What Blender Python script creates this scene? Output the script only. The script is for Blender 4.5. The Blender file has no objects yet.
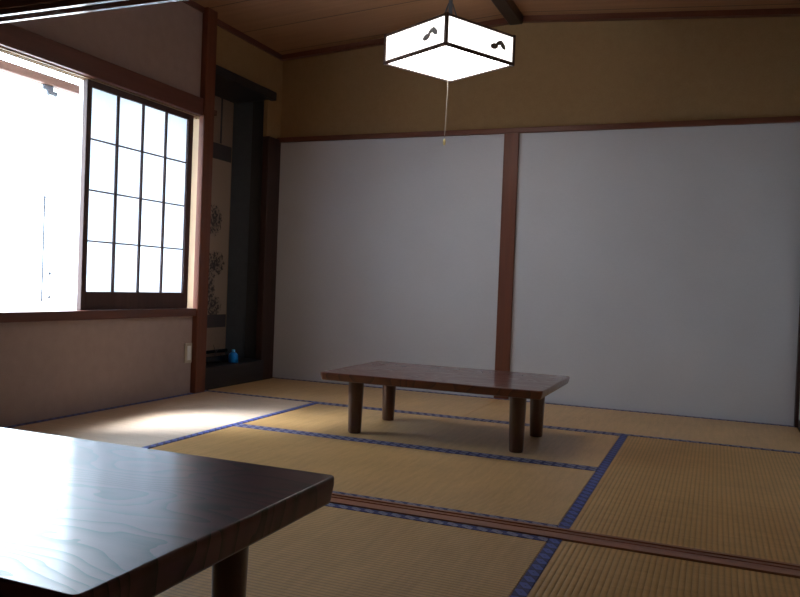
import bpy, bmesh, math, random
from mathutils import Matrix, Vector, noise

random.seed(4)
S = bpy.context.scene
COL = S.collection

# ------------------------------------------------------------------ helpers
def new_mesh_obj(name, bm, mat, parent=None, smooth=False):
    me = bpy.data.meshes.new(name)
    bmesh.ops.recalc_face_normals(bm, faces=bm.faces[:])
    if smooth:
        for f in bm.faces:
            f.smooth = True
    bm.to_mesh(me); bm.free()
    o = bpy.data.objects.new(name, me)
    COL.objects.link(o)
    if mat:
        me.materials.append(mat)
    if parent:
        o.parent = parent
    return o

def box(bm, x0, x1, y0, y1, z0, z1, bevel=0.0, seg=1):
    r = bmesh.ops.create_cube(bm, size=1.0)
    vs = r['verts']
    for v in vs:
        v.co = Vector(((x0 + x1) / 2 + v.co.x * (x1 - x0), (y0 + y1) / 2 + v.co.y * (y1 - y0), (z0 + z1) / 2 + v.co.z * (z1 - z0)))
    if bevel > 0:
        es = list({e for v in vs for e in v.link_edges})
        bmesh.ops.bevel(bm, geom=es, offset=bevel, segments=seg, profile=0.5, affect='EDGES')
    return bm

def boxes(*bs, bevel=0.0, seg=1):
    bm = bmesh.new()
    for b in bs:
        box(bm, *b, bevel=bevel, seg=seg)
    return bm

def tube(bm, pts, rad, n=8, cap=True):
    rings = []
    for i, p in enumerate(pts):
        p = Vector(p)
        a = Vector(pts[max(i - 1, 0)]); b = Vector(pts[min(i + 1, len(pts) - 1)])
        t = (b - a).normalized()
        u = t.cross(Vector((0.31, 0.95, 0.07))).normalized()
        w = t.cross(u)
        r = rad[i] if isinstance(rad, (list, tuple)) else rad
        rings.append([bm.verts.new(p + r * (math.cos(2 * math.pi * k / n) * u + math.sin(2 * math.pi * k / n) * w)) for k in range(n)])
    for A, B in zip(rings, rings[1:]):
        for k in range(n):
            bm.faces.new((A[k], A[(k + 1) % n], B[(k + 1) % n], B[k]))
    if cap:
        bm.faces.new(rings[0]); bm.faces.new(rings[-1])
    return bm

def lathe(bm, prof, c=(0, 0, 0), n=24, sx=1.0, sy=1.0, flat=0.0):
    rings = []
    for r, z in prof:
        ring = []
        for k in range(n):
            a = 2 * math.pi * k / n
            ring.append(bm.verts.new((c[0] + sx * r * math.cos(a), c[1] + sy * r * math.sin(a), c[2] + z)))
        rings.append(ring)
    for A, B in zip(rings, rings[1:]):
        for k in range(n):
            bm.faces.new((A[k], A[(k + 1) % n], B[(k + 1) % n], B[k]))
    bm.faces.new(rings[0]); bm.faces.new(rings[-1])
    return bm

def prism(bm, pts, axis, d0, d1):
    """polygon pts (2D) extruded along an axis"""
    def P(a, b, d):
        return {'x': (d, a, b), 'y': (a, d, b), 'z': (a, b, d)}[axis]
    A = [bm.verts.new(P(a, b, d0)) for a, b in pts]
    B = [bm.verts.new(P(a, b, d1)) for a, b in pts]
    n = len(pts)
    bm.faces.new(A); bm.faces.new(B[::-1])
    for k in range(n):
        bm.faces.new((A[k], A[(k + 1) % n], B[(k + 1) % n], B[k]))
    return bm

def tag(o, label, cat, group=None, kind=None):
    o['label'] = label; o['category'] = cat
    if group: o['group'] = group
    if kind: o['kind'] = kind
    return o

def thing(name, label, cat, loc=(0, 0, 0), rz=0.0, group=None, kind=None):
    o = bpy.data.objects.new(name, None)
    o.empty_display_size = 0.1
    COL.objects.link(o)
    o.location = loc; o.rotation_euler = (0, 0, rz)
    return tag(o, label, cat, group, kind)

def struct(name, bm, mat, label, cat, smooth=False):
    return tag(new_mesh_obj(name, bm, mat, smooth=smooth), label, cat, kind='structure')

# ---------------------------------------------------------------- materials
class NT:
    def __init__(self, name):
        self.m = bpy.data.materials.new(name); self.m.use_nodes = True
        self.t = self.m.node_tree; self.t.nodes.clear()
        self.out = self.n('ShaderNodeOutputMaterial')
    def n(self, typ, **kw):
        nd = self.t.nodes.new(typ)
        for k, v in kw.items():
            if k.startswith('i_'):
                nd.inputs[k[2:].replace('_', ' ')].default_value = v
            else:
                setattr(nd, k, v)
        return nd
    def l(self, a, b): self.t.links.new(a, b)
    def math(self, op, a, b=None, c=None):
        nd = self.n('ShaderNodeMath', operation=op)
        for i, x in enumerate((a, b, c)):
            if x is None: continue
            if isinstance(x, (int, float)): nd.inputs[i].default_value = x
            else: self.l(x, nd.inputs[i])
        return nd.outputs[0]
    def obj(self, scale=(1, 1, 1), rot=(0, 0, 0)):
        tc = self.n('ShaderNodeTexCoord'); mp = self.n('ShaderNodeMapping')
        mp.inputs['Scale'].default_value = scale; mp.inputs['Rotation'].default_value = rot
        self.l(tc.outputs['Object'], mp.inputs['Vector'])
        return mp.outputs[0]
    def noise(self, vec, scale, detail=3, rough=0.5):
        nd = self.n('ShaderNodeTexNoise'); nd.inputs['Scale'].default_value = scale
        nd.inputs['Detail'].default_value = detail; nd.inputs['Roughness'].default_value = rough
        self.l(vec, nd.inputs['Vector']); return nd.outputs['Fac']
    def ramp(self, fac, stops):
        nd = self.n('ShaderNodeValToRGB'); cr = nd.color_ramp
        cr.elements[0].position, cr.elements[0].color = stops[0][0], (*stops[0][1], 1)
        cr.elements[1].position, cr.elements[1].color = stops[-1][0], (*stops[-1][1], 1)
        for p, c in stops[1:-1]:
            e = cr.elements.new(p); e.color = (*c, 1)
        self.l(fac, nd.inputs[0]); return nd.outputs[0]
    def mix(self, fac, a, b):
        nd = self.n('ShaderNodeMix', data_type='RGBA')
        for s, x in ((nd.inputs[0], fac), (nd.inputs[6], a), (nd.inputs[7], b)):
            if isinstance(x, (int, float)): s.default_value = x
            elif isinstance(x, tuple): s.default_value = (*x, 1)
            else: self.l(x, s)
        return nd.outputs[2]
    def bump(self, h, strength, dist=0.002):
        nd = self.n('ShaderNodeBump'); nd.inputs['Strength'].default_value = strength
        nd.inputs['Distance'].default_value = dist
        self.l(h, nd.inputs['Height']); return nd.outputs[0]
    def pbsdf(self, color, rough=0.6, normal=None, **kw):
        b = self.n('ShaderNodeBsdfPrincipled')
        if isinstance(color, tuple): b.inputs['Base Color'].default_value = (*color, 1)
        else: self.l(color, b.inputs['Base Color'])
        if isinstance(rough, (int, float)): b.inputs['Roughness'].default_value = rough
        else: self.l(rough, b.inputs['Roughness'])
        if normal is not None: self.l(normal, b.inputs['Normal'])
        for k, v in kw.items():
            b.inputs[k.replace('_', ' ')].default_value = v
        self.l(b.outputs[0], self.out.inputs['Surface'])
        return b

def m_plain(name, color, rough=0.6, var=0.12, scale=6.0, **kw):
    t = NT(name); v = t.obj()
    f = t.noise(v, scale, 4)
    c = t.mix(f, tuple(x * (1 - var) for x in color), tuple(min(1, x * (1 + var)) for x in color))
    t.pbsdf(c, rough, **kw); return t.m

def m_wood(name, dark, light, axis, rough=0.45, grain=26.0, coat=0.0):
    """straight-grained timber, grain along an axis"""
    t = NT(name)
    sc = [grain] * 3; sc['xyz'.index(axis)] = grain * 0.05
    v = t.obj(tuple(sc))
    f = t.noise(v, 1.0, 5, 0.6)
    big = t.noise(t.obj(tuple(x * 0.12 for x in sc)), 1.0, 2)
    f2 = t.math('ADD', t.math('MULTIPLY', f, 0.6), t.math('MULTIPLY', big, 0.4))
    c = t.ramp(f2, [(0.32, dark), (0.68, light)])
    t.pbsdf(c, rough, t.bump(f, 0.12, 0.001), Coat_Weight=coat, Coat_Roughness=0.12)
    return t.m

def m_sandwall(name, c0, c1, scale=220.0, strength=0.25):
    t = NT(name); v = t.obj()
    fine = t.noise(v, scale, 3, 0.7); mid = t.noise(v, 18, 3); big = t.noise(v, 1.1, 2)
    f = t.math('ADD', t.math('MULTIPLY', fine, 0.45), t.math('ADD', t.math('MULTIPLY', mid, 0.25), t.math('MULTIPLY', big, 0.3)))
    c = t.ramp(f, [(0.3, c0), (0.7, c1)])
    t.pbsdf(c, 0.92, t.bump(fine, strength, 0.0015), Specular_IOR_Level=0.15)
    return t.m

def m_wallpaper():
    t = NT('white_wallpaper')
    v = t.obj((1, 1, 1))
    a = t.noise(t.obj((600, 600, 40)), 1.0, 2); b = t.noise(t.obj((40, 40, 600)), 1.0, 2)
    f = t.math('MULTIPLY', t.math('ADD', a, b), 0.5)
    big = t.noise(v, 2.0, 2)
    ff = t.math('ADD', t.math('MULTIPLY', f, 0.6), t.math('MULTIPLY', big, 0.4))
    c = t.ramp(ff, [(0.25, (0.53, 0.53, 0.57)), (0.75, (0.64, 0.64, 0.68))])
    t.pbsdf(c, 0.8, t.bump(f, 0.25, 0.0012), Specular_IOR_Level=0.2)
    return t.m

TAT_D, TAT_L = (0.50, 0.295, 0.115), (0.78, 0.495, 0.215)
def m_tatami(name, axis, d=TAT_D, l=TAT_L):
    """rush cover: ribs run along the given axis, the reeds across it"""
    t = NT(name)
    tc = t.n('ShaderNodeTexCoord'); sp = t.n('ShaderNodeSeparateXYZ'); t.l(tc.outputs['Object'], sp.inputs[0])
    u, w = (sp.outputs[0], sp.outputs[1]) if axis == 'x' else (sp.outputs[1], sp.outputs[0])   # u along the ribs, w across
    rib = t.math('ABSOLUTE', t.math('SINE', t.math('MULTIPLY', w, math.pi / 0.0157)))
    ribp = t.math('POWER', rib, 0.6)
    cell = t.math('FLOOR', t.math('MULTIPLY', w, 1 / 0.0157))
    # reeds: thin streaks across the mat, shifted from rib to rib
    cv = t.n('ShaderNodeCombineXYZ')
    t.l(t.math('MULTIPLY', u, 420), cv.inputs[0]); t.l(t.math('MULTIPLY', w, 9), cv.inputs[1]); t.l(t.math('MULTIPLY', cell, 0.37), cv.inputs[2])
    reed = t.noise(cv.outputs[0], 1.0, 2)
    blot = t.noise(tc.outputs['Object'], 3.2, 4, 0.6)
    cv2 = t.n('ShaderNodeCombineXYZ'); t.l(t.math('MULTIPLY', u, 45), cv2.inputs[0]); t.l(t.math('MULTIPLY', w, 4), cv2.inputs[1])
    streak = t.noise(cv2.outputs[0], 1.0, 3)
    f = t.math('ADD', t.math('MULTIPLY', reed, 0.34), t.math('ADD', t.math('MULTIPLY', blot, 0.3), t.math('MULTIPLY', streak, 0.36)))
    c = t.ramp(f, [(0.32, d), (0.68, l)])
    c = t.mix(t.math('MULTIPLY', t.math('SUBTRACT', 1.0, ribp), 0.6), c, tuple(x * 0.38 for x in d))   # the stitched seams between ribs
    h = t.math('ADD', ribp, t.math('MULTIPLY', reed, 0.5))
    nrm = t.bump(h, 0.6, 0.0016)
    b = t.pbsdf(c, 0.46, nrm, Specular_IOR_Level=0.9, Anisotropic=0.95)
    tg = t.n('ShaderNodeCombineXYZ')
    tg.inputs[0].default_value, tg.inputs[1].default_value = (1, 0) if axis == 'x' else (0, 1)
    t.l(tg.outputs[0], b.inputs['Tangent'])
    return t.m

def m_border(name, axis, pale):
    """woven cloth edging: chain of lozenges on navy; local origin on the strip's centre line"""
    t = NT(name)
    tc = t.n('ShaderNodeTexCoord'); sp = t.n('ShaderNodeSeparateXYZ'); t.l(tc.outputs['Object'], sp.inputs[0])
    u, w = (sp.outputs[0], sp.outputs[1]) if axis == 'x' else (sp.outputs[1], sp.outputs[0])
    per = 0.047
    tri = t.math('ABSOLUTE', t.math('SUBTRACT', t.math('FRACT', t.math('MULTIPLY', u, 1 / per)), 0.5))
    skew = t.math('ABSOLUTE', t.math('SUBTRACT', t.math('FRACT', t.math('ADD', t.math('MULTIPLY', u, 1 / per), t.math('MULTIPLY', w, 14))), 0.5))
    aw = t.math('ABSOLUTE', t.math('MULTIPLY', w, 1 / 0.036))
    loz = t.math('ADD', t.math('MULTIPLY', skew, 1.5), t.math('MULTIPLY', aw, 0.9))
    m1 = t.math('LESS_THAN', loz, 0.60)
    m2 = t.math('LESS_THAN', t.math('ABSOLUTE', t.math('SUBTRACT', loz, 0.72)), 0.06)
    core = t.math('LESS_THAN', loz, 0.10)
    thread = t.noise(t.obj((900, 900, 1)), 1.0, 1)
    base = t.mix(thread, (0.016, 0.022, 0.11), (0.038, 0.052, 0.24))
    c = t.mix(m1, base, pale)
    c = t.mix(core, c, (0.03, 0.04, 0.12))
    c = t.mix(t.math('MULTIPLY', m2, 0.7), c, (0.010, 0.012, 0.035))
    t.pbsdf(c, 0.55, t.bump(thread, 0.3, 0.0006), Specular_IOR_Level=0.4)
    return t.m

def m_table(name, c1, c2, c3, coat=1.0, cr=0.13):
    """lacquered keyaki-like top: dark red-brown with long flame figure"""
    t = NT(name)
    tc = t.n('ShaderNodeTexCoord'); sp = t.n('ShaderNodeSeparateXYZ'); t.l(tc.outputs['Object'], sp.inputs[0])
    cv = t.n('ShaderNodeCombineXYZ')
    t.l(t.math('MULTIPLY', sp.outputs[0], 1.9), cv.inputs[0]); t.l(t.math('MULTIPLY', sp.outputs[1], 5.0), cv.inputs[1]); t.l(sp.outputs[2], cv.inputs[2])
    warp = t.noise(cv.outputs[0], 1.0, 2.5, 0.45)
    ph = t.math('ADD', t.math('MULTIPLY', sp.outputs[1], 16), t.math('MULTIPLY', warp, 17))
    ring = t.math('FRACT', ph)
    saw = t.math('POWER', ring, 2.2)
    pore = t.noise(t.obj((22, 420, 60)), 1.0, 2)
    f = t.math('ADD', t.math('MULTIPLY', saw, 0.7), t.math('MULTIPLY', pore, 0.3))
    c = t.ramp(f, [(0.1, c1), (0.5, c2), (0.9, c3)])
    b = t.pbsdf(c, 0.36, t.bump(saw, 0.25, 0.0008), Specular_IOR_Level=0.4, Coat_Weight=coat, Coat_Roughness=cr, Coat_IOR=1.45)
    t.l(t.math('MULTIPLY_ADD', saw, -0.6 * coat, coat), b.inputs['Coat Weight'])
    return t.m

def m_glass():
    t = NT('window_glass')
    tr = t.n('ShaderNodeBsdfTransparent'); tr.inputs[0].default_value = (0.95, 0.975, 0.97, 1)
    gl = t.n('ShaderNodeBsdfGlossy'); gl.inputs['Roughness'].default_value = 0.02
    lw = t.n('ShaderNodeLayerWeight'); lw.inputs['Blend'].default_value = 0.5
    fr = t.n('ShaderNodeMath', operation='MULTIPLY_ADD'); t.l(t.math('POWER', lw.outputs['Facing'], 5.0), fr.inputs[0]); fr.inputs[1].default_value = 0.6; fr.inputs[2].default_value = 0.02
    mx = t.n('ShaderNodeMixShader'); t.l(fr.outputs[0], mx.inputs[0]); t.l(tr.outputs[0], mx.inputs[1]); t.l(gl.outputs[0], mx.inputs[2])
    t.l(mx.outputs[0], t.out.inputs['Surface']); return t.m

def m_paper():
    t = NT('shoji_paper')
    f = t.noise(t.obj((60, 60, 60)), 1.0, 4, 0.7)
    c = t.mix(f, (0.74, 0.785, 0.84), (0.82, 0.85, 0.89))
    tl = t.n('ShaderNodeBsdfTranslucent'); t.l(c, tl.inputs[0])
    df = t.n('ShaderNodeBsdfDiffuse'); t.l(c, df.inputs[0])
    mx = t.n('ShaderNodeMixShader'); mx.inputs[0].default_value = 0.44
    t.l(tl.outputs[0], mx.inputs[1]); t.l(df.outputs[0], mx.inputs[2])
    t.l(mx.outputs[0], t.out.inputs['Surface']); return t.m

def m_emit(name, col, s):
    t = NT(name); e = t.n('ShaderNodeEmission'); e.inputs[0].default_value = (*col, 1); e.inputs[1].default_value = s
    t.l(e.outputs[0], t.out.inputs['Surface']); return t.m

def m_ceiling():
    t = NT('ceiling_boards')
    tc = t.n('ShaderNodeTexCoord'); sp = t.n('ShaderNodeSeparateXYZ'); t.l(tc.outputs['Object'], sp.inputs[0])
    k = t.math('MULTIPLY', t.math('ADD', sp.outputs[1], 0.06), 1 / 0.455)
    cell = t.math('FLOOR', k)
    edge = t.math('ABSOLUTE', t.math('SUBTRACT', t.math('FRACT', k), 0.5))
    seam = t.math('GREATER_THAN', edge, 0.488)
    wn = t.n('ShaderNodeTexWhiteNoise', noise_dimensions='1D'); t.l(cell, wn.inputs['W'])
    cv = t.n('ShaderNodeCombineXYZ')
    t.l(t.math('MULTIPLY', sp.outputs[0], 1.2), cv.inputs[0]); t.l(t.math('MULTIPLY', sp.outputs[1], 26), cv.inputs[1]); t.l(t.math('MULTIPLY', cell, 3.7), cv.inputs[2])
    g = t.noise(cv.outputs[0], 1.0, 3)
    f = t.math('ADD', t.math('MULTIPLY', g, 0.65), t.math('MULTIPLY', wn.outputs['Value'], 0.35))
    c = t.ramp(f, [(0.25, (0.28, 0.138, 0.072)), (0.75, (0.42, 0.225, 0.12))])
    c = t.mix(t.math('MULTIPLY', seam, 0.8), c, (0.05, 0.025, 0.014))
    t.pbsdf(c, 0.5, t.bump(t.math('SUBTRACT', 1.0, seam), 0.6, 0.003)); return t.m

def m_scroll():
    """pale paper with a loose ink tree: brush-like noise kept to soft blobs (local y, z; origin at the scroll's foot)"""
    t = NT('scroll_paper')
    tc = t.n('ShaderNodeTexCoord'); sp = t.n('ShaderNodeSeparateXYZ'); t.l(tc.outputs['Object'], sp.inputs[0])
    y, z = sp.outputs[1], sp.outputs[2]
    def blob(cy, cz, ry, rz):
        a = t.math('POWER', t.math('ABSOLUTE', t.math('MULTIPLY', t.math('SUBTRACT', y, cy), 1 / ry)), 2.0)
        b = t.math('POWER', t.math('ABSOLUTE', t.math('MULTIPLY', t.math('SUBTRACT', z, cz), 1 / rz)), 2.0)
        return t.math('MAXIMUM', t.math('SUBTRACT', 1.0, t.math('ADD', a, b)), 0.0)
    n1 = t.noise(tc.outputs['Object'], 33, 5, 0.75); n2 = t.noise(tc.outputs['Object'], 9, 3, 0.6)
    bl = None
    for a in BLOBS:
        q = blob(*a); bl = q if bl is None else t.math('MAXIMUM', bl, q)
    ink = t.math('MULTIPLY', t.math('GREATER_THAN', t.math('ADD', n1, t.math('MULTIPLY', bl, 0.10)), 0.565), t.math('GREATER_THAN', bl, 0.05))
    wash = t.math('MULTIPLY', t.math('MULTIPLY', n2, bl), 0.75)
    c = t.mix(wash, (0.46, 0.36, 0.29), (0.10, 0.09, 0.10))
    c = t.mix(t.math('MULTIPLY', ink, 0.85), c, (0.035, 0.035, 0.045))
    t.pbsdf(c, 0.85); return t.m

BLOBS = [(0.05, 0.66, 0.13, 0.10), (-0.10, 0.62, 0.14, 0.12), (0.0, 0.47, 0.07, 0.16), (0.04, 0.34, 0.12, 0.09), (-0.08, 0.40, 0.10, 0.13), (0.02, 0.97, 0.11, 0.12), (-0.12, 0.93, 0.1, 0.08)]

M = dict(
    post=m_wood('post_wood', (0.105, 0.029, 0.014), (0.20, 0.060, 0.028), 'z', 0.42),
    rail_x=m_wood('rail_wood_along_x', (0.10, 0.032, 0.018), (0.18, 0.062, 0.034), 'x', 0.42),
    rail_y=m_wood('rail_wood_along_y', (0.095, 0.032, 0.024), (0.17, 0.060, 0.044), 'y', 0.42),
    kamoi=m_wood('head_rail_wood', (0.11, 0.042, 0.03), (0.20, 0.085, 0.06), 'x', 0.22, 26.0, 0.4),
    sill=m_wood('sill_wood', (0.08, 0.030, 0.022), (0.15, 0.055, 0.038), 'y', 0.35),
    darkpost=m_wood('dark_post_wood', (0.026, 0.011, 0.009), (0.055, 0.022, 0.016), 'z', 0.5),
    black=m_wood('black_timber', (0.010, 0.010, 0.014), (0.022, 0.021, 0.026), 'y', 0.45),
    beam=m_wood('ridge_beam_wood', (0.018, 0.013, 0.013), (0.04, 0.028, 0.026), 'y', 0.4),
    jamb=m_wood('pale_jamb_wood', (0.30, 0.20, 0.115), (0.42, 0.29, 0.17), 'z', 0.6),
    shikii=m_wood('threshold_wood', (0.24, 0.085, 0.045), (0.40, 0.165, 0.09), 'x', 0.36),
    shoji=m_wood('shoji_frame_wood', (0.045, 0.020, 0.018), (0.085, 0.038, 0.030), 'z', 0.5),
    ochre=m_sandwall('ochre_sand_wall', (0.29, 0.185, 0.088), (0.40, 0.262, 0.132)),
    beige=m_sandwall('beige_sand_wall', (0.33, 0.255, 0.24), (0.45, 0.352, 0.335)),
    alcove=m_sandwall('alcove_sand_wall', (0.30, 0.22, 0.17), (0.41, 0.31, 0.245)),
    alcove_dark=m_sandwall('alcove_shaded_side', (0.10, 0.12, 0.15), (0.14, 0.165, 0.20)),  # low light on the far side wall painted in as a dark tone
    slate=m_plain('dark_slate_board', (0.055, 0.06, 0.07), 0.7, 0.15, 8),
    wallpaper=m_wallpaper(),
    tat_pale=m_tatami('glare_tatami_ribs_y', 'y', (0.50, 0.33, 0.20), (0.76, 0.55, 0.37)),  # paler than the other mats: window glare put into the rush colour
    tat_x=m_tatami('tatami_ribs_x', 'x'), tat_y=m_tatami('tatami_ribs_y', 'y'),
    bord_x=m_border('tatami_border_x', 'x', (0.21, 0.21, 0.32)), bord_y=m_border('tatami_border_y', 'y', (0.08, 0.12, 0.42)),  # paler lozenges on the x borders: thread sheen painted into their colour
    table=m_table('dark_lacquered_table_wood', (0.125, 0.036, 0.046), (0.075, 0.021, 0.027), (0.011, 0.004, 0.005), 0.5, 0.15),
    table_far=m_table('red_brown_table_wood', (0.125, 0.027, 0.011), (0.095, 0.020, 0.008), (0.05, 0.011, 0.006), 0.9, 0.09),
    far_leg=m_wood('red_brown_leg_wood', (0.042, 0.013, 0.007), (0.088, 0.026, 0.013), 'z', 0.3, 40, 0.6),
    table_leg=m_wood('lacquered_leg_wood', (0.035, 0.011, 0.007), (0.085, 0.026, 0.014), 'z', 0.3, 40, 0.6),
    glass=m_glass(), paper=m_paper(),
    alu=m_plain('aluminium', (0.62, 0.63, 0.66), 0.38, 0.05, 8, Metallic=0.6),
    ceiling=m_ceiling(),
    scroll=m_scroll(),
    brocade=m_plain('scroll_brocade', (0.37, 0.27, 0.215), 0.85, 0.12, 60),
    band=m_plain('scroll_dark_band', (0.075, 0.068, 0.078), 0.8, 0.25, 90),
    lacquer=m_plain('black_lacquer', (0.008, 0.008, 0.011), 0.25, 0.2, 10),
    blue=m_plain('blue_plastic', (0.005, 0.25, 0.85), 0.3, 0.1, 20, Subsurface_Weight=0.0),
    paleblue=m_plain('pale_blue_plastic', (0.10, 0.50, 0.92), 0.35, 0.1, 20),
    plate=m_plain('cream_plastic', (0.50, 0.44, 0.38), 0.4, 0.05, 10),
    rocker=m_plain('white_plastic', (0.85, 0.85, 0.85), 0.35, 0.03, 10),
    lampframe=m_wood('lamp_frame_wood', (0.06, 0.035, 0.028), (0.12, 0.07, 0.055), 'z', 0.5),
    lampglow=m_emit('lit_lamp_panel', (1.0, 0.97, 0.93), 2.2),
    lampglow2=m_emit('lit_lamp_diffuser', (1.0, 0.97, 0.94), 8.0),
    motif=m_plain('grey_motif', (0.26, 0.24, 0.24), 0.7, 0.1, 20),
    metal=m_plain('dark_metal', (0.10, 0.11, 0.13), 0.4, 0.1, 10, Metallic=0.7),
    cord=m_plain('pull_cord', (0.45, 0.40, 0.33), 0.7, 0.1, 30),
    brass=m_plain('brass', (0.62, 0.50, 0.22), 0.35, 0.1, 30, Metallic=0.5),
    concrete=m_plain('pale_ground', (0.52, 0.52, 0.50), 0.9, 0.12, 0.6),
    fascia=m_wood('outdoor_rail_wood', (0.11, 0.05, 0.035), (0.18, 0.085, 0.06), 'y', 0.6),
    board=m_plain('subfloor_board', (0.25, 0.17, 0.10), 0.8, 0.15, 3),
    fusuma=m_plain('pale_sliding_panel', (0.70, 0.72, 0.68), 0.7, 0.04, 5),
)

# ------------------------------------------------------------------ geometry constants (metres)
XL, XR = -3.04, 0.47            # left and right wall planes
YB = 5.037                      # back wall plane
YN = -1.35                      # wall behind the camera
Y0, Y1 = 2.285, 2.385           # threshold between the two rooms
XM = -0.405                     # seam between the middle and right mats
RX, RZ, SL = -1.29, 2.535, 0.068  # ceiling ridge
def ceil_z(x): return RZ - SL * abs(x - RX)

# ------------------------------------------------------------------ setting
struct('floor', boxes((XL - 0.5, XR + 0.3, YN - 0.2, YB + 0.25, -0.16, -0.055)), M['board'], 'board floor under the tatami mats', 'floor')

# back wall: ochre above, white papered fields below, posts and lintel
struct('wall_back', boxes((-3.6, XR + 0.3, YB + 0.02, YB + 0.2, -0.05, 2.75)), M['ochre'], 'ochre sand-plastered back wall above the lintel', 'wall')
struct('wall_back_left', boxes((-3.075, -1.342, YB - 0.002, YB + 0.022, 0.0, 1.764)), M['wallpaper'], 'white papered wall field left of the centre post', 'wall')
struct('wall_back_right', boxes((-1.242, 0.455, YB - 0.002, YB + 0.022, 0.0, 1.764)), M['wallpaper'], 'white papered wall field right of the centre post', 'wall')
struct('trim_1', boxes((-1.342, -1.242, YB - 0.022, YB + 0.021, 0.0, 1.766), bevel=0.004), M['post'], 'reddish brown centre post between the white wall fields', 'post')
struct('trim_2', boxes((-3.10, XR, YB - 0.026, YB + 0.021, 1.764, 1.798), bevel=0.003), M['rail_x'], 'thin brown lintel rail across the back wall', 'trim')
struct('trim_3', boxes((0.455, 0.472, YB - 0.06, YB + 0.021, 0.0, 1.80)), M['darkpost'], 'narrow dark corner post right of the white wall', 'post')
# ceiling and its edge trims
bm = bmesh.new()
prism(bm, [(XL - 0.45, ceil_z(XL - 0.45)), (RX, RZ), (XR + 0.3, ceil_z(XR + 0.3)), (XR + 0.3, 2.80), (XL - 0.45, 2.80)], 'y', Y0 + 0.03, YB + 0.21)
struct('ceiling', bm, M['ceiling'], 'low gabled ceiling of brown boards', 'ceiling')
struct('ceiling_near', boxes((XL - 0.2, XR + 0.3, YN - 0.2, Y0 + 0.03, 2.41, 2.80)), M['ceiling'], 'flat board ceiling over the near room', 'ceiling')
bm = bmesh.new()
for xa, xb in ((XL - 0.06, RX), (RX, XR)):
    za, zb = ceil_z(xa), ceil_z(xb)
    prism(bm, [(xa, za - 0.034), (xb, zb - 0.034), (xb, zb + 0.002), (xa, za + 0.002)], 'y', YB - 0.025, YB + 0.021)
struct('trim_4', bm, M['rail_x'], 'brown ceiling trim along the back wall', 'trim')
struct('trim_5', boxes((XL - 0.02, XL + 0.012, Y1, 4.113, ceil_z(XL) - 0.034, ceil_z(XL) + 0.004), (XL - 0.06, XL - 0.027, 4.113, YB - 0.0, ceil_z(XL) - 0.038, ceil_z(XL) + 0.002)), M['rail_y'], 'brown ceiling trim along the window wall', 'trim')
struct('trim_6', boxes((RX - 0.045, RX + 0.045, Y1 + 0.1, YB - 0.028, RZ - 0.062, RZ + 0.01), bevel=0.006), M['beam'], 'dark ridge beam under the gabled ceiling', 'beam')

# window wall
WY0, WY1 = 2.42, 4.075          # window opening
XO = -3.24                      # outer face
struct('wall_left', boxes((XO, XL, Y1 - 0.05, WY1 + 0.006, -0.05, 0.487), (XO, XL, Y1 - 0.05, 4.12, 1.845, 2.60), (XO, XL, Y1 - 0.05, WY0, 0.48, 1.85)),
       M['beige'], 'beige sand-plastered wall under and over the window', 'wall')
struct('trim_7', boxes((-3.157, XL + 0.028, WY0 - 0.03, 4.03, 0.487, 0.535), bevel=0.003), M['sill'], 'dark wooden window sill', 'sill')
struct('trim_8', boxes((XL - 0.02, XL + 0.03, Y1 + 0.02, 4.012, 1.742, 1.848), bevel=0.003), M['rail_y'], 'wide reddish brown rail over the window', 'trim')
struct('trim_9', boxes((-3.105, XL - 0.002, WY0, 4.07, 1.752, 1.848), (-3.055, XL - 0.003, WY0, 4.07, 1.735, 1.753), (-3.080, -3.074, WY0, 4.07, 1.735, 1.753), (-3.105, -3.099, WY0, 4.07, 1.735, 1.753)), M['jamb'], 'grooved window head above the sliding screen', 'trim')
struct('trim_10', boxes((XO - 0.01, XL + 0.0, WY1 - 0.004, 4.105, 0.47, 1.86)), M['jamb'], 'pale wooden jamb at the window end', 'trim')
struct('trim_11', boxes((XL - 0.003, -3.0, 4.012, 4.115, 0.0, ceil_z(XL) + 0.003), bevel=0.004), M['post'], 'reddish brown post between window and alcove', 'post')
# alcove
AX, AY0, AY1 = -3.42, 4.11, 4.925
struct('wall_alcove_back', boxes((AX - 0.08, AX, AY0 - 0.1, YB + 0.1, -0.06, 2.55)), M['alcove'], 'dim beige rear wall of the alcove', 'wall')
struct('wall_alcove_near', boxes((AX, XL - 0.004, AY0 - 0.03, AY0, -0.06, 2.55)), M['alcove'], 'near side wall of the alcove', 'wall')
struct('wall_alcove_side', boxes((AX, XL - 0.078, AY1 - 0.0, YB + 0.018, -0.06, 2.55)), M['alcove_dark'], 'far side wall of the alcove, coloured dark for the low light', 'wall')
struct('wall_alcove_head', boxes((XL - 0.11, XL - 0.045, 4.11, YB + 0.02, 2.10, 2.60), (XL - 0.076, XL - 0.045, 4.868, YB + 0.02, 1.781, 2.099)), M['ochre'], 'ochre wall over the alcove opening', 'wall')
struct('trim_12', boxes((XL - 0.075, XL + 0.0, 4.112, 4.915, 2.048, 2.108), (AX, XL - 0.07, AY0, AY1, 2.050, 2.10), bevel=0.003), M['black'], 'black lintel beam over the alcove', 'beam')
struct('trim_13', boxes((XL - 0.075, XL - 0.022, 4.866, YB - 0.003, -0.06, 1.782), bevel=0.003), M['darkpost'], 'dark corner post right of the alcove', 'post')
struct('trim_14', boxes((AX, XL - 0.0, 4.116, 4.866, -0.06, 0.142), (AX, XL - 0.078, 4.866, 4.925, -0.06, 0.142), bevel=0.003), M['black'], 'black raised alcove floor with a timber front', 'trim')

struct('trim_18', boxes((-3.24, XL - 0.077, AY1 - 0.012, AY1 + 0.001, 0.142, 2.05)), M['slate'], 'dark board lining the far side of the alcove', 'trim')

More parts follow.
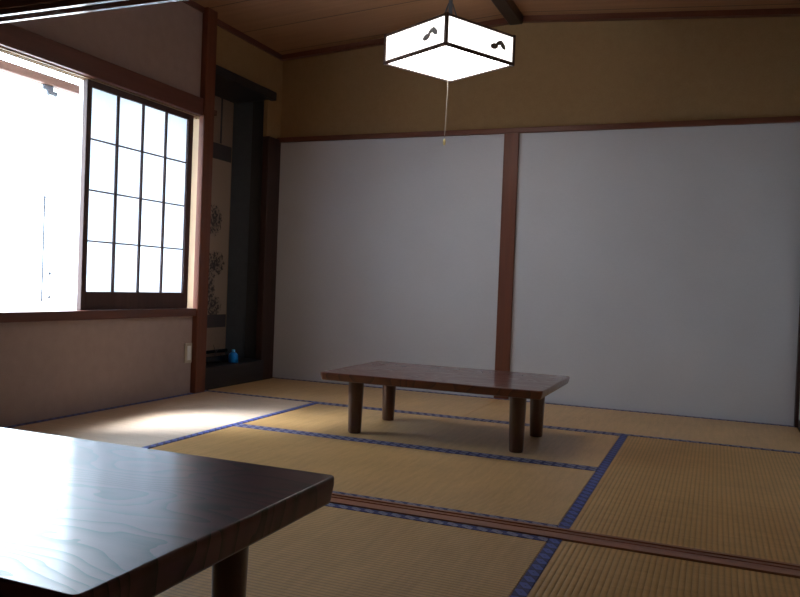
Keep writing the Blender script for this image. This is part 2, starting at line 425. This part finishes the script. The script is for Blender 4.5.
# right wall and the near room's shell
struct('wall_right', boxes((XR + 0.004, XR + 0.15, YN - 0.2, YB + 0.02, 1.76, 2.62), (XR + 0.03, XR + 0.15, YN - 0.2, YB + 0.02, -0.05, 1.80)), M['ochre'], 'ochre right-hand wall', 'wall')
struct('door_1', boxes((XR + 0.004, XR + 0.03, 3.1, YB - 0.062, 0.05, 1.76)), M['fusuma'], 'pale sliding panel on the right-hand wall', 'door')
struct('baseboard_right', boxes((XR + 0.002, XR + 0.03, YN, YB - 0.062, 0.0, 0.05)), M['darkpost'], 'dark bottom rail along the right-hand wall', 'baseboard')
struct('wall_near_left', boxes((XO, XL, YN - 0.2, Y1 - 0.05, -0.05, 2.62)), M['beige'], 'beige near room wall', 'wall')
struct('wall_front', boxes((XL - 0.2, XR + 0.2, YN - 0.2, YN, -0.05, 2.62)), M['beige'], 'beige wall behind the viewer', 'wall')
# head rail (kamoi) between the rooms, with its ridges, and the little wall above it
struct('wall_transom', boxes((XL, XR + 0.004, Y0 + 0.03, Y1 - 0.03, 1.84, 2.60)), M['beige'], 'small plaster wall over the head rail between the rooms', 'wall')
bm = boxes((XL, XR + 0.004, Y0 - 0.004, Y1 + 0.004, 1.782, 1.845),
           (XL, XR + 0.004, Y0 + 0.008, Y0 + 0.028, 1.7635, 1.783), (XL, XR + 0.004, Y1 - 0.029, Y1 - 0.009, 1.7635, 1.783), bevel=0.002)
struct('trim_15', bm, M['kamoi'], 'grooved wooden head rail between the two rooms', 'trim')
# threshold (shikii) with two grooves
bm = bmesh.new()
prism(bm, [(Y0, -0.055), (Y1, -0.055), (Y1, 0.004), (Y1 - 0.014, 0.004), (Y1 - 0.0145, 0.0), (Y1 - 0.034, 0.0), (Y1 - 0.0345, 0.004), (Y0 + 0.056, 0.004), (Y0 + 0.0555, -0.001), (Y0 + 0.046, -0.001), (Y0 + 0.0455, 0.004), (Y0, 0.004)], 'x', XL, XR + 0.002)
struct('trim_16', bm, M['shikii'], 'grooved brown wooden threshold between the tatami floors', 'trim')

# ---- window: fixed aluminium frame, two glazed sashes
win = thing('window_1', 'wide aluminium sliding window with overexposed daylight outside', 'window', (-3.2, 3.25, 0.535), kind='structure')
def wpart(name, bm, mat, parent=win):
    o = new_mesh_obj(name, bm, mat)
    o.matrix_world = Matrix.Identity(4)
    o.parent = parent
    pm = Vector((0, 0, 0)); q = parent
    while q: pm += q.location; q = q.parent
    o.data.transform(Matrix.Translation(-pm))
    return o
wpart('window_frame', boxes((-3.235, -3.165, WY0, WY0 + 0.02, 0.488, 1.845), (-3.235, -3.165, WY1 - 0.022, WY1 - 0.005, 0.488, 1.845),
                            (-3.235, -3.165, WY0, WY1 - 0.005, 0.488, 0.498), (-3.235, -3.165, WY0, WY1 - 0.005, 1.825, 1.845)), M['alu'])
for (ya, yb, x) in ((WY0 + 0.02, 3.275, -3.225), (3.215, WY1 - 0.022, -3.190)):
    zs0, zs1 = 0.498, 1.825
    s = wpart('sash', boxes((x - 0.012, x + 0.012, ya, ya + 0.05, zs0, zs1), (x - 0.012, x + 0.012, yb - 0.05, yb, zs0, zs1),
                            (x - 0.012, x + 0.012, ya, yb, zs0, zs0 + 0.026), (x - 0.012, x + 0.012, ya, yb, zs1 - 0.02, zs1)), M['alu'])
    g = new_mesh_obj('glass_pane', boxes((x - 0.002, x + 0.002, ya + 0.05, yb - 0.05, zs0 + 0.026, zs1 - 0.02)), M['glass'], s)
    g.data.transform(Matrix.Translation((3.2, -3.25, -0.535)))

# ---- outdoors
struct('sun_blocker', boxes((-3.67, XO + 0.01, 1.9, 4.7, 2.30, 2.35)), M['fascia'], 'unseen awning added outside the window to block sun and upper sky', 'awning')  # out of view, added to end the sun patch and shade the screen's top
struct('ground', boxes((-40, -3.3, -30, 40, -0.6, -0.5)), M['concrete'], 'pale ground outside the window', 'ground')

# ------------------------------------------------------------------ tatami mats
def mat(x0, x1, y0, y1, axis, label, group, cover=None):
    cx, cy = (x0 + x1) / 2, (y0 + y1) / 2
    t = thing('tatami_mat', label, 'tatami mat', (cx, cy, -0.055), group=group)
    w, d = (x1 - x0) / 2 - 0.0012, (y1 - y0) / 2 - 0.0012
    bw = 0.036
    bm = boxes((-w, w, -d, d, 0.0, 0.0535), bevel=0.0025)
    c = new_mesh_obj('rush_cover', bm, M[cover or 'tat_' + axis], t)
    for s in (-1, 1):
        if axis == 'x':
            bm = boxes((-w - .0004, w + .0004, -bw / 2, bw / 2 + 0.0, -0.030, 0.0), bevel=0.0008)
            o = new_mesh_obj('cloth_border', bm, M['bord_x'], t); o.location = (0, s * (d - bw / 2 + 0.0004), 0.055)
        else:
            bm = boxes((-bw / 2, bw / 2, -d - .0004, d + .0004, -0.030, 0.0), bevel=0.0008)
            o = new_mesh_obj('cloth_border', bm, M['bord_y'], t); o.location = (s * (w - bw / 2 + 0.0004), 0, 0.055)
    return t
YA, YC = 3.275, 4.145
g1, g2 = 'tatami mats of the far room', 'tatami mats of the near room'
XA = -2.19
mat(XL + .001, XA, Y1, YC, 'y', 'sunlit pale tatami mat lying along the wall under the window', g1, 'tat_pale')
mat(XA, XM - 0.018, Y1, YA, 'x', 'tatami mat just beyond the wooden threshold, left of the wide blue border', g1)
mat(XA, XM - 0.018, YA, YC, 'x', 'shaded tatami mat under the front legs of the far low table', g1)
mat(XM - 0.018, XR, Y1, YC, 'y', 'ribbed tatami mat right of the wide blue border beyond the threshold', g1)
mat(XL + .001, -1.30, YC, YB - 0.003, 'x', 'tatami mat in front of the alcove and left white wall', g1)
mat(-1.30, XR, YC, YB - 0.003, 'x', 'tatami mat along the foot of the right white wall', g1)
mat(XA, XM - 0.018, 1.37, Y0, 'x', 'tatami mat on the near side of the threshold, beside the near low table', g2)
mat(XM - 0.018, XR, 0.50, Y0, 'y', 'ribbed tatami mat at lower right, on the near side of the threshold', g2)
mat(XL + .001, XA, 0.50, Y0, 'y', 'tatami mat hidden under the left part of the near low table', g2)
mat(XA, XM - 0.018, 0.50, 1.37, 'x', 'tatami mat under the near low table at the bottom edge of the view', g2)
mat(XL + .001, -1.30, YN + 0.01, 0.50, 'x', 'tatami mat behind the viewer on the window side', g2)
mat(-1.30, XR, YN + 0.01, 0.50, 'x', 'tatami mat under the viewer', g2)

# ------------------------------------------------------------------ low tables
def low_table(label, x0, x1, y0, y1, zt, th, inset, leg_r, group, mt, ml, cr):
    cx, cy = (x0 + x1) / 2, (y0 + y1) / 2
    t = thing('low_table', label, 'table', (cx, cy, 0.0), group=group)
    hx, hy = (x1 - x0) / 2, (y1 - y0) / 2
    # profile of the slab edge: (outset, z) from underside to top, slightly tapering underneath with eased arrises
    prof = [(-0.030, zt - th), (-0.016, zt - th), (-0.009, zt - th + 0.0025), (-0.006, zt - th + 0.008), (0.0, zt - th * 0.30), (0.0, zt - 0.0045), (-0.0013, zt - 0.0013), (-0.0045, zt)]
    bm = bmesh.new(); rings = []
    def loop(off):
        r = cr; pts = []
        for (sx, sy, a0) in ((1, 1, 0), (-1, 1, 90), (-1, -1, 180), (1, -1, 270)):
            for k in range(7):
                a = math.radians(a0 + 15 * k)
                pts.append((sx * (hx - r) + (r + off) * math.cos(a) if r + off > 0 else sx * (hx + off), sy * (hy - r) + (r + off) * math.sin(a) if r + off > 0 else sy * (hy + off)))
        return pts
    for off, z in prof:
        o2 = max(off, -cr + 0.001)
        extra = off - o2
        ring = []
        for (x, y) in loop(o2):
            ring.append(bm.verts.new((x + (extra if x > 0 else -extra), y + (extra if y > 0 else -extra), z)))
        rings.append(ring)
    n = len(rings[0])
    for A, B in zip(rings, rings[1:]):
        for k in range(n):
            bm.faces.new((A[k], A[(k + 1) % n], B[(k + 1) % n], B[k]))
    bm.faces.new(rings[0][::-1]); bm.faces.new(rings[-1])
    top = new_mesh_obj('tabletop', bm, M[mt], t, smooth=True)
    top.data.set_sharp_from_angle(angle=math.radians(60))
    wn = top.modifiers.new('weighted', 'WEIGHTED_NORMAL'); wn.keep_sharp = True; wn.weight = 100
    for sx in (-1, 1):
        for sy in (-1, 1):
            bm = bmesh.new()
            z1 = zt - th + 0.004
            lathe(bm, [(leg_r * 0.80, 0.0), (leg_r * 0.86, 0.006), (leg_r * 0.93, z1 * 0.35), (leg_r, z1 * 0.75), (leg_r * 1.02, z1)], n=28)
            o = new_mesh_obj('leg', bm, M[ml], t, smooth=True)
            o.data.set_sharp_from_angle(angle=math.radians(50))
            o.location = (sx * (hx - inset), sy * (hy - inset), 0.0016 if False else 0.0)
    return t
low_table('whole low dark lacquered wooden table standing near the back wall', -1.744, -0.667, 3.29, 3.98, 0.30, 0.040, 0.135, 0.037, 'low lacquered tables', 'table_far', 'far_leg', 0.018)
low_table('dark low wooden table in the left foreground, its top mirroring the window glare', -1.90, -0.713, 0.731, 1.439, 0.33, 0.060, 0.152, 0.036, 'low lacquered tables', 'table', 'table_leg', 0.014)

# ------------------------------------------------------------------ shoji screen
sh = thing('shoji_screen', 'sliding paper screen with dark lattice in the right half of the window', 'shoji screen', (-3.06, 3.5175, 0.536))
SX0, SX1 = -0.016, 0.014
def L(y): return y - 3.5175
def Z(z): return z - 0.536
for a, b in ((3.090, 3.125), (3.922, 3.966)):
    new_mesh_obj('stile', boxes((SX0, SX1, L(a), L(b), 0.0, Z(1.732)), bevel=0.002), M['shoji'], sh)
new_mesh_obj('top_rail', boxes((SX0, SX1 - .001, L(3.125), L(3.922), Z(1.70), Z(1.732))), M['shoji'], sh)
new_mesh_obj('bottom_rail', boxes((SX0, SX1 - .001, L(3.125), L(3.922), 0.0, Z(0.632))), M['shoji'], sh)
for k in (1, 2, 3):
    y = 3.125 + 0.797 * k / 4
    new_mesh_obj('lattice_bar', boxes((-0.002, 0.010, L(y - .0065), L(y + .0065), Z(0.632), Z(1.70))), M['shoji'], sh)
    z = 0.632 + 1.068 * k / 4
    new_mesh_obj('lattice_bar', boxes((-0.001, 0.007, L(3.125), L(3.922), Z(z - .0042), Z(z + .0042))), M['shoji'], sh)
new_mesh_obj('paper', boxes((-0.0042, -0.0030, L(3.118), L(3.929), Z(0.625), Z(1.706))), M['paper'], sh)

# ------------------------------------------------------------------ wall plate
wp = thing('wall_switch', 'small cream wall plate with a white rocker low beside the post', 'switch', (XL + 0.0005, 3.974, 0.255))
new_mesh_obj('plate', boxes((0.0, 0.009, -0.034, 0.034, -0.062, 0.062), bevel=0.003, seg=2), M['plate'], wp)
new_mesh_obj('rocker', boxes((0.008, 0.015, -0.016, 0.016, -0.045, 0.045), bevel=0.002, seg=2), M['rocker'], wp)

# ------------------------------------------------------------------ pendant lamp
LX, LY, LZ0, LZ1 = -1.352, 3.866, 1.90, 2.05
lamp = thing('pendant_lamp', 'lit square paper lantern lamp with dark wooden frame hanging from the ridge', 'lamp', (LX, LY, LZ0), math.radians(-28.5 + 45 - 45))
hs = 0.237; H = LZ1 - LZ0; fw = 0.0075
bm = bmesh.new()
for sx in (-1, 1):
    for sy in (-1, 1):
        box(bm, sx * hs - fw, sx * hs + fw, sy * hs - fw, sy * hs + fw, -0.004, H + 0.006)
for s in (-1, 1):
    for z0, z1 in ((-0.002, 0.014), (H - 0.008, H + 0.003)):
        box(bm, -hs + fw, hs - fw, s * hs - fw * .8, s * hs + fw * .8, z0, z1)
        box(bm, s * hs - fw * .8, s * hs + fw * .8, -hs + fw, hs - fw, z0, z1)
new_mesh_obj('frame', bm, M['lampframe'], lamp)
def bird_mesh():
    bm = bmesh.new()
    def lobe(cx, cz, rx, rz, ang, d):
        ca, sa = math.cos(ang), math.sin(ang); n = 14
        prism(bm, [(cx + rx * math.cos(2 * math.pi * k / n) * ca - rz * math.sin(2 * math.pi * k / n) * sa,
                    cz + rx * math.cos(2 * math.pi * k / n) * sa + rz * math.sin(2 * math.pi * k / n) * ca) for k in range(n)], 'y', -0.0035 - d, -0.0012)
    lobe(-0.030, -0.010, 0.028, 0.015, 0.25, 0.0)
    lobe(0.006, 0.014, 0.026, 0.011, 0.45, 0.0002)
    lobe(0.030, 0.006, 0.026, 0.014, -0.7, 0.0004)
    return bm
for i in range(4):
    a = i * math.pi / 2
    p = new_mesh_obj('shade_panel', boxes((-hs + fw, hs - fw, -0.0015, 0.0015, 0.012, H - 0.006)), M['lampglow'], lamp)
    p.location = (hs * math.sin(a), -hs * math.cos(a), 0); p.rotation_euler = (0, 0, a)
    b = new_mesh_obj('bird_motif', bird_mesh(), M['motif'], p); b.location = (0.125, 0, 0.078)
new_mesh_obj('diffuser', boxes((-hs + fw, hs - fw, -hs + fw, hs - fw, 0.003, 0.006)), M['lampglow2'], lamp)
ztop = RZ - 0.062 - LZ0
bm = bmesh.new(); lathe(bm, [(0.011, H + 0.006), (0.011, ztop + 0.0)], n=14); lathe(bm, [(0.035, H + 0.002), (0.035, H + 0.022), (0.018, H + 0.03)], n=18)
st = new_mesh_obj('stem', bm, M['metal'], lamp, smooth=True); st.data.set_sharp_from_angle(angle=0.6)
bm = bmesh.new()
for s in (-1, 1):
    box(bm, -hs, hs, s * 0.014 - 0.008, s * 0.014 + 0.008, H - 0.006, H + 0.003)
    box(bm, s * 0.014 - 0.008, s * 0.014 + 0.008, -hs, hs, H - 0.0055, H + 0.0035)
new_mesh_obj('top_cross_bar', bm, M['lampframe'], lamp)
for s in (-1, 1):
    bm = bmesh.new()
    q = Matrix.Rotation(-lamp.rotation_euler.z + math.radians(22), 3, 'Z') @ Vector((s * 0.066, 0, 0))
    tube(bm, [(q.x * 1.7, q.y * 1.7, H + 0.002), (q.x * .95, q.y * .95, H + 0.055), (q.x * .5, q.y * .5, H + 0.105), (q.x * .16, q.y * .16, H + 0.17)], 0.0034, 6)
    new_mesh_obj('suspension_cord', bm, M['metal'], lamp)
bm = bmesh.new(); tube(bm, [(0, 0, 0.004), (0.002, 0.0, -0.14), (-0.004, 0, -0.27), (-0.008, 0, -0.392)], 0.0014, 6)
pc = new_mesh_obj('pull_cord', bm, M['cord'], lamp)
bm = bmesh.new(); lathe(bm, [(0.002, -0.391), (0.0065, -0.395), (0.0075, -0.407), (0.006, -0.419), (0.002, -0.423)], c=(-0.008, 0, 0), n=12)
pb = new_mesh_obj('pull_knob', bm, M['brass'], pc, smooth=True)

# ------------------------------------------------------------------ alcove contents
scr = thing('hanging_scroll', 'hanging scroll with an ink painting of a tree in the dark alcove', 'scroll', (AX + 0.004, 4.69, 0.18))
sw = 0.215
def sc(name, z0, z1, mat, th=0.004, w=sw, x0=0.0):
    return new_mesh_obj(name, boxes((x0, x0 + th, -w, w, z0 - 0.18, z1 - 0.18)), mat, scr)
sc('upper_mount', 1.715, 2.06, M['brocade'])
sc('dark_band', 1.60, 1.715, M['band'], 0.0045)
pt = new_mesh_obj('painting', boxes((0.0, 0.0035, -sw, sw, 0.46 - 0.18, 1.60 - 0.18)), M['scroll'], scr)
sc('dark_band', 0.365, 0.46, M['band'], 0.0045)
sc('lower_mount', 0.19, 0.365, M['brocade'])
for s in (-0.075, 0.075):
    new_mesh_obj('ribbon', boxes((0.0045, 0.006, s - 0.010, s + 0.010, 1.72 - .18, 2.05 - .18)), M['band'], scr)
bm = bmesh.new(); tube(bm, [(0.010, -sw - 0.012, 0.008), (0.010, sw + 0.012, 0.008)], 0.013, 14)
new_mesh_obj('roller', bm, M['lacquer'], scr, smooth=False)
bm = bmesh.new(); tube(bm, [(0.006, -sw, 1.885), (0.006, sw, 1.885)], 0.008, 10)
new_mesh_obj('hanging_rod', bm, M['lacquer'], scr)

tr = thing('display_stand', 'low black lacquered stand with a thin twig before the scroll', 'stand', (-3.20, 4.44, 0.142))
new_mesh_obj('top_board', boxes((-0.08, 0.04, -0.20, 0.17, 0.010, 0.052), bevel=0.003), M['lacquer'], tr)
for s in (-1, 1):
    new_mesh_obj('foot', boxes((-0.075, 0.035, s * 0.165 - 0.030, s * 0.165, 0.0, 0.011)), M['lacquer'], tr)
bm = bmesh.new(); tube(bm, [(0, 0.045, 0.05), (0.004, 0.055, 0.075), (0.0, 0.04, 0.10), (-.004, 0.03, 0.125)], [.004, .003, .0025, .001], 6)
tube(bm, [(0.003, 0.053, 0.07), (0.002, 0.075, 0.085), (0.0, 0.085, 0.105)], [.003, .002, .001], 6)
new_mesh_obj('twig', bm, M['band'], tr)

bt = thing('plastic_bottle', 'small bright blue plastic bottle standing on the dark alcove floor', 'bottle', (-3.115, 4.585, 0.142))
bm = bmesh.new(); lathe(bm, [(0.030, 0.0), (0.034, 0.004), (0.034, 0.048), (0.030, 0.060), (0.018, 0.070), (0.012, 0.074)], n=24)
new_mesh_obj('body', bm, M['blue'], bt, smooth=True)
bm = bmesh.new(); lathe(bm, [(0.0125, 0.073), (0.0125, 0.088), (0.010, 0.091)], n=18)
new_mesh_obj('cap', bm, M['paleblue'], bt, smooth=False)

# ------------------------------------------------------------------ seen through the window
rl = thing('outdoor_rail', 'brown wooden rail fixed outside across the top of the window', 'rail', (-3.6, 3.3, 1.80))
new_mesh_obj('beam', boxes((-0.03, 0.03, -1.6, 1.3, 0.0, 0.05), bevel=0.003), M['fascia'], rl)
for y in (-1.45, 1.15):
    new_mesh_obj('bracket', boxes((-0.02, 0.36, y - 0.02, y + 0.02, 0.05, 0.085)), M['fascia'], rl)
for (y, z1, z0, lab, r) in ((3.352, 1.158, 0.565, 'thin hanging rod with end knobs outside the window, the longer one', 0.006), (3.405, 0.72, 0.58, 'thin short hanging rod outside the window beside the longer rod', 0.0042)):
    hg = thing('hanging_rod', lab, 'rod', (-3.6, y, z0), group='rods hanging outside the window')
    bm = bmesh.new(); tube(bm, [(0, 0, 0.0), (0, 0, z1 - z0)], r, 8)
    lathe(bm, [(0.002, -0.012), (0.008, -0.006), (0.008, 0.006), (0.002, 0.012)], n=10)
    lathe(bm, [(0.002, z1 - z0 - 0.012), (0.009, z1 - z0 - 0.006), (0.009, z1 - z0 + 0.006), (0.002, z1 - z0 + 0.012)], n=10)
    new_mesh_obj('rod', bm, M['metal'], hg)
    bm = bmesh.new(); tube(bm, [(0, 0, z1 - z0), (0, 0, 1.80 - z0)], 0.0007, 5)
    new_mesh_obj('wire', bm, M['metal'], hg)
hk = thing('clothes_hook', 'dark metal hook bracket under the outdoor rail', 'hook', (-3.6, 3.37, 1.80))
bm = boxes((-0.012, 0.012, -0.055, 0.015, -0.030, 0.0), (-0.012, 0.012, -0.025, 0.045, -0.052, -0.026), bevel=0.006, seg=2)
for y, z in ((-0.012, -0.095), (0.036, -0.085)):
    tube(bm, [(0, y, -0.045), (0, y + 0.002, z)], [.0045, .002], 6)
new_mesh_obj('hook', bm, M['metal'], hk)

# ------------------------------------------------------------------ light
W = bpy.data.worlds.new('overcast_sky'); S.world = W; W.use_nodes = True
nt = W.node_tree; nt.nodes.clear()
wo = nt.nodes.new('ShaderNodeOutputWorld'); bg = nt.nodes.new('ShaderNodeBackground')
bg.inputs[0].default_value = (0.75, 0.86, 1.0, 1); bg.inputs[1].default_value = 13.0
nt.links.new(bg.outputs[0], wo.inputs[0])
pl = bpy.data.lights.new('window_portal', 'AREA'); pl.shape = 'RECTANGLE'; pl.size = 1.25; pl.size_y = 1.70
po = bpy.data.objects.new('window_portal', pl); COL.objects.link(po)
po.location = (-3.27, 3.25, 1.135); po.rotation_euler = (0, math.radians(-90), 0)
pl.cycles.is_portal = True

sn = bpy.data.lights.new('hazy_sun', 'SUN'); sn.energy = 24.0; sn.angle = math.radians(20); sn.color = (0.90, 0.91, 1.0)
so = bpy.data.objects.new('hazy_sun', sn); COL.objects.link(so)
so.rotation_euler = Vector((0.64, 0.47, -1.0)).to_track_quat('-Z', 'Y').to_euler()

# ------------------------------------------------------------------ camera
f_px, yaw, pitch, roll = 772.74, math.radians(22.1646), math.radians(0.98756), math.radians(2.21692)
R0 = Matrix(((1, 0, 0), (0, 0, -1), (0, 1, 0)))
Ry = Matrix(((math.cos(yaw), math.sin(yaw), 0), (-math.sin(yaw), math.cos(yaw), 0), (0, 0, 1)))
Rp = Matrix(((1, 0, 0), (0, math.cos(pitch), -math.sin(pitch)), (0, math.sin(pitch), math.cos(pitch))))
Rr = Matrix(((math.cos(roll), -math.sin(roll), 0), (math.sin(roll), math.cos(roll), 0), (0, 0, 1)))
R = Rr @ Rp @ R0 @ Ry
Rb = Matrix(((1, 0, 0), (0, -1, 0), (0, 0, -1))) @ R
cam = bpy.data.cameras.new('camera'); co = bpy.data.objects.new('camera', cam); COL.objects.link(co)
co.matrix_world = Matrix.Translation((0, 0, 0.73)) @ Rb.transposed().to_4x4()
cam.sensor_fit = 'HORIZONTAL'; cam.sensor_width = 36.0; cam.lens = f_px / 800 * 36.0
cam.clip_start = 0.02
S.camera = co

S.view_settings.view_transform = 'Standard'; S.view_settings.look = 'None'
S.view_settings.gamma = 1.0; S.view_settings.use_curve_mapping = False
S.view_settings.exposure = 0.0
S.cycles.use_denoising = True
S.cycles.max_bounces = 12; S.cycles.diffuse_bounces = 8; S.cycles.transparent_max_bounces = 12
S.cycles.sample_clamp_indirect = 6.0
